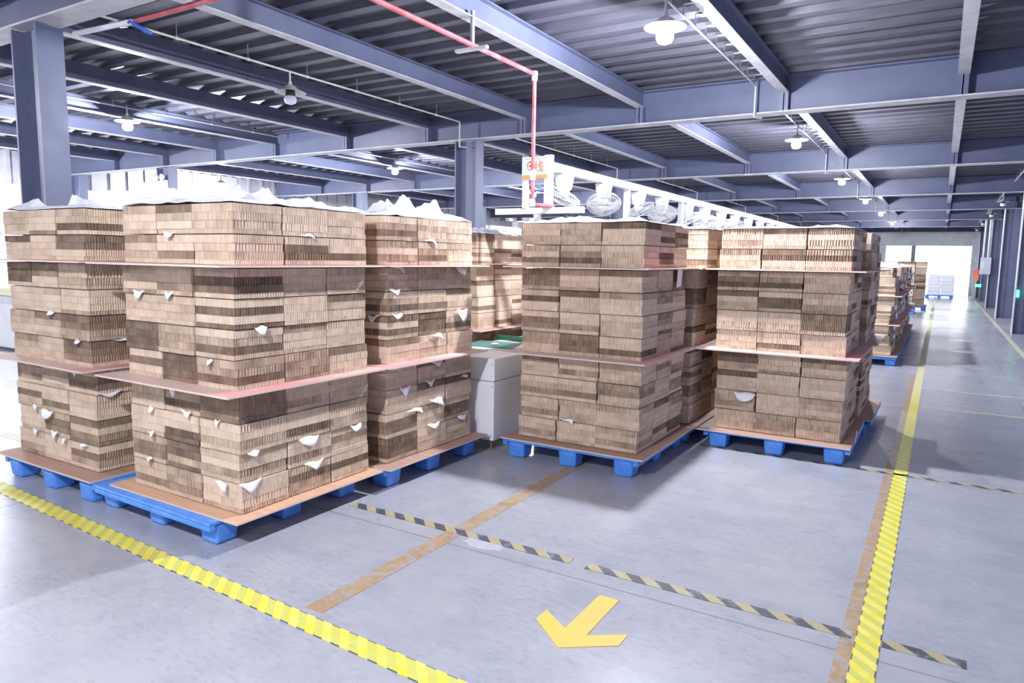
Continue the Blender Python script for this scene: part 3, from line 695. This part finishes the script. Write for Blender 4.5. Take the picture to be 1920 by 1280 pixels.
MB().cyl((X-2.03, 3.28, Zp), (X-2.1, 3.27, Zp), 0.028, 10).build('brass_coupling', TAN_CAP, rp)
MB().box(X-.012, X+.012, 4.985, 5.015, Zp, 3.66).box(X-0.01, X+.15, 4.98, 5.02, Zp-.045, Zp-.022).build('hanger', GREYM, rp)
MB().box(X-0.16, X-0.01, 4.975, 5.02, Zp-.045, Zp-.02).build('hanger_arm', CREAM, rp)
wp = empty('white_pipe', (0,0,0), 'white pipe under the nearest girder at top left', 'pipe')
MB().cyl((-6.05, 3.19, 3.37), (-5.35, 3.24, 3.37), 0.02, 12).build('pipe', WHITE, wp)
MB().cyl((-5.36, 3.22, 3.37), (-5.36, 3.4, 3.33), 0.016, 10).build('handle', mat('blue_handle', (0.03,0.12,0.55), 0.4), wp)

# ---------------------------------------------------------------- lamps
def lamp_proto(lit):
    o = bpy.data.objects.new('pendant_lamp', None); COL.objects.link(o)
    MB().cyl((0,0,0.10), (0,0,0.22), 0.010, 10).cyl((0,0,0.07), (0,0,0.11), 0.02, 12).build('stem', CREAM, o)
    sh = MB().lathe([(0.03,0.075),(0.055,0.065),(0.085,0.035),(0.165,0.0),(0.170,-0.006),(0.160,-0.002),(0.08,0.028),(0.05,0.055),(0.0,0.06)], 32).build('lamp_shade', CREAM if not lit else WHITE, o, smooth=True)
    MB().lathe([(0.0,0.05),(0.045,0.05),(0.055,-0.02),(0.056,-0.045)], 20).build('lamp_base', DARK if not lit else WHITE, o, smooth=True)
    MB().lathe([(0.056,-0.045),(0.066,-0.055),(0.068,-0.085),(0.055,-0.115),(0.025,-0.13),(0.0,-0.132)], 24).build('bulb', BULB if lit else BULBOFF, o, smooth=True)
    return o
LIT = lamp_proto(True); OFF = lamp_proto(False); used = {True: False, False: False}
def lamp(x, y, z, lit, label, power=0, group='pendant lamps'):
    pr = LIT if lit else OFF
    o = copy_tree(pr) if used[lit] else pr; used[lit] = True
    o.location = (x, y, z); tag(o, label, 'lamp', group)
    return o
PW = 150
for i, y_ in enumerate((-6.2, -0.4, 5.65, 11.65, 17.4, 23.1, 29.2, 36.0)):
    nm = ['behind the viewer, first', 'behind the viewer, second', 'large at the top of picture', 'second from the large one', 'third from the large one', 'fourth from the large one', 'fifth from the large one', 'last toward the doorway'][i]
    lamp(-2.03, y_, 3.50, True, 'lit pendant lamp above the aisle stacks, %s' % nm, PW)
for i, y_ in enumerate((-0.2, 6.05, 11.9, 17.95, 23.9)):
    lamp(-10.20, y_, 3.52, True, 'lit pendant lamp over the left bays, %s' % ['outside picture', 'between large column and fans', 'seen left of centre column', 'seen through the sign frame', 'farthest back'][i], PW)
lamp(-15.95, 11.85, 3.43, True, 'lit pendant lamp just above the nearest stack foam', PW)
lamp(-15.95, 5.8, 3.43, True, 'lit pendant lamp hidden behind large left column', PW)
lamp(-6.30, 5.60, 3.43, False, 'unlit pendant lamp hanging on conduit, upper left')
lamp(-6.30, 11.0, 3.43, False, 'unlit pendant lamp behind the red pipe and sign')
lamp(-6.30, -0.4, 3.43, False, 'unlit pendant lamp behind the viewer, left')
for i, y_ in enumerate((24.25, 29.6, 35.5, 41.4)): lamp(1.34, y_, 3.42, False, 'unlit pendant lamp by the right column row, %s' % ['nearest', 'second', 'third', 'farthest'][i])

def conduit(x, y0, y1, z, label, drop=True, hooks=False, m=CREAM):
    o = empty('conduit', (x, y0, z), label, 'conduit', 'lamp conduits')
    L = y1-y0
    MB().cyl((0,0,0), (0,L,0), 0.011, 8).build('tube', m, o)
    if drop: MB().cyl((0,L,0), (0,L,-0.36), 0.011, 8).cyl((0,L,-0.36), (0.06,L+0.12,-0.36), 0.011, 8).build('drop_tube', m, o)
    k = 0.3
    while k < L:
        cl = MB()
        if hooks: cl.box(-.004,.004,k-.012,k+.012,0,0.10).box(-.004,.1,k-.012,k+.012,.092,.10)
        else: cl.cyl((0,k-.02,0),(0,k+.02,0),.016,8).cyl((0,k,0),(0,k,3.80-z),.004,6)
        cl.build('hook' if hooks else 'clip', m, o)
        k += 0.33 if hooks else 0.8
CZ = 3.71
for i, (ya, yb) in enumerate(((3.15, 8.82), (9.15, 14.82), (15.15, 20.82), (21.15, 26.82), (27.15, 32.82), (33.15, 38.82), (39.15, 44.7), (-2.85, 2.82), (-8.85, -3.18))):
    w_ = ['in the nearest bay', 'in the second bay', 'in the third bay', 'in the fourth bay', 'in the fifth bay', 'in the sixth bay', 'in the last bay', 'over the viewer', 'behind the viewer'][i]
    if 1 < i < 7: conduit(1.34, ya, yb, 3.64, 'white lamp conduit by the right columns %s' % w_, False, False, WHITE)
    if i < 2: conduit(-15.95, ya, yb, 3.65, 'cream lamp conduit near the window wall %s' % w_, False)
    conduit(-6.30, ya, yb, 3.65, 'cream lamp conduit over the fan side %s' % w_, ya > 0)
    conduit(-10.20, ya, yb, CZ, 'cream lamp conduit over the left bays %s' % w_, False)
    conduit(-2.03, ya, yb, CZ, 'grey lamp conduit with hooks beside aisle beam %s' % w_, True, True, GREYM)

# emergency light on its column
em = empty('emergency_light', (-13.85, 8.895, 3.05), 'white twin-headed emergency light on the left column', 'emergency light')
bevel(MB().box(-0.19, 0.19, -0.05, 0.0, -0.07, 0.07).build('body', WHITE, em), 0.008)
for s in (-1, 1): MB().lathe([(0,0),(0.05,0.005),(0.075,0.05),(0.0,0.055)], 16, Matrix.Translation((s*0.09,-0.03,0.13)) @ Matrix.Rotation(PI/2, 4, 'X')).build('lamp_head', WHITE, em, smooth=True)

# left background: white cabinet, louvre, cloth
wc = empty('white_cabinet', (-13.45, 6.1, 0), 'overexposed white cabinet at the left edge behind leftmost stack', 'cabinet')
bevel(MB().box(-0.85, 0.85, -0.55, 0.55, 0.05, 0.78).build('body', WHITE, wc), 0.01)
MB().box(-0.83, 0.83, -0.5, 0.53, 0, 0.05).build('plinth', DARK, wc)
MB().box(-0.86, 0.86, -0.56, 0.56, 0.78, 0.90).build('top', GREYM, wc)
mt = MB().box(-0.88, 0.86, -0.58, 0.56, 0.0, 0.17).build('folded_cloth', YBAND); mt.location = (-13.45, 6.1, 0.90); bevel(mt, 0.05, 3); tag(mt, 'thick pale folded cloth on the white cabinet at left edge', 'cloth')
lv = empty('louvre_panel', (-15.6, 6.9, 0), 'white slatted louvre panel at the left edge', 'louvre')
lb = MB()
for k in range(9): lb.box(-1.6, 0.35, -0.03, 0.03, 1.0+k*0.105, 1.07+k*0.105)
lb.build('slats', GREYBOX, lv)
MB().box(0.35, 0.47, -0.04, 0.04, 0, 3.0).box(-1.75, -1.6, -0.04, 0.04, 0, 3.0).box(-1.6, 0.35, -0.04, 0.04, 2.0, 2.9).box(-1.6,0.35,-.04,.04,0,.95).build('frame', WHITE, lv)

# ---------------------------------------------------------------- far right things
for z in range(6):
    for c_ in range(2):
        for r_ in range(2):
            bx = -0.52 + c_*0.555 + 0.008*((z*7+c_) % 3)
            o = MB().box(-0.275, 0.275, -0.28, 0.28, 0, 0.164).build('white_sack', FOAM); o.location = (bx+0.27, 40.55+r_*0.57+0.28, 0.15+z*0.165)
            bevel(o, 0.035, 3); tag(o, 'plump white sack, one of the far sack pile, row %s, %s %s' % (WORDS[z+1], ('left','right')[c_], ('front','back')[r_]), 'sack', 'white sacks on the far pallet')
pallet(-0.60, 40.5, 'pile of white sacks')
gt = empty('railing_gate', (1.05, 42.0, 0), 'low metal railing before the bright doorway', 'railing')
q = MB().cyl((-0.35,0,1.0), (0.35,0,1.0), 0.02, 8)
for k in range(6): q.cyl((-0.35+0.14*k,0,0), (-0.35+0.14*k,0,1.0), 0.012, 6)
q.build('bars', GREYM, gt); MB().box(0.22,0.40,-0.03,0.0,0.1,1.0).build('panel', GREYBOX, gt)
eb = empty('electrical_box', (1.44, 32.7, 1.62), 'grey electrical box on a far right column', 'electrical box')
bevel(MB().box(-0.17, 0.17, -0.12, 0.08, -0.32, 0.32).build('body', GREYBOX, eb), 0.01)
MB().cyl((-0.10,0,0.3),(-0.10,0,1.75),0.035,10).cyl((0.05,0,0.3),(0.05,0,1.75),0.035,10).build('pipes', WHITE, eb)
MB().box(-0.14,-0.06,-0.125,-0.12,-0.1,0.2).build('label_plate', WHITE, eb)
pst = empty('notice_board', (1.37, 38.45, 1.3), 'red and orange notice hanging on a far right column', 'notice')
MB().box(0.0,0.22,-0.005,0.015,-0.02,0.0).build('bracket', GREYM, pst); MB().box(-0.1,0.1,-0.01,0.01,-0.1,0.15).build('upper_sheet', REDPR, pst); MB().box(-0.1,0.1,-0.01,0.01,-0.35,-0.1).build('lower_sheet', ORANGE, pst)
for i, (x_, y_, z_) in enumerate([(1.47, 38.48, 0.72), (1.60, 20.88, 0.98)]):
    o = MB().box(-0.05-.05*(1-i), 0.05+.08*(1-i), -0.03, 0.0, -0.09+.03*(1-i), 0.09-.03*(1-i)).build('exit_light', GREENLED); o.location = (x_, y_, z_)
    tag(o, ['small green exit light under the notice on a far column', 'small green light low on the nearest right column'][i], 'exit light'); bevel(o, .01)
for i, y_ in enumerate((20.78, 26.78, 32.78)):
    o = MB().cyl((0,0,0.0), (0,0,3.38), 0.022, 8).build('riser_pipe', WHITE); o.location = (1.56, y_, 0)
    tag(o, 'white riser pipe on right row column, %s along the aisle' % WORDS[i+1], 'pipe')
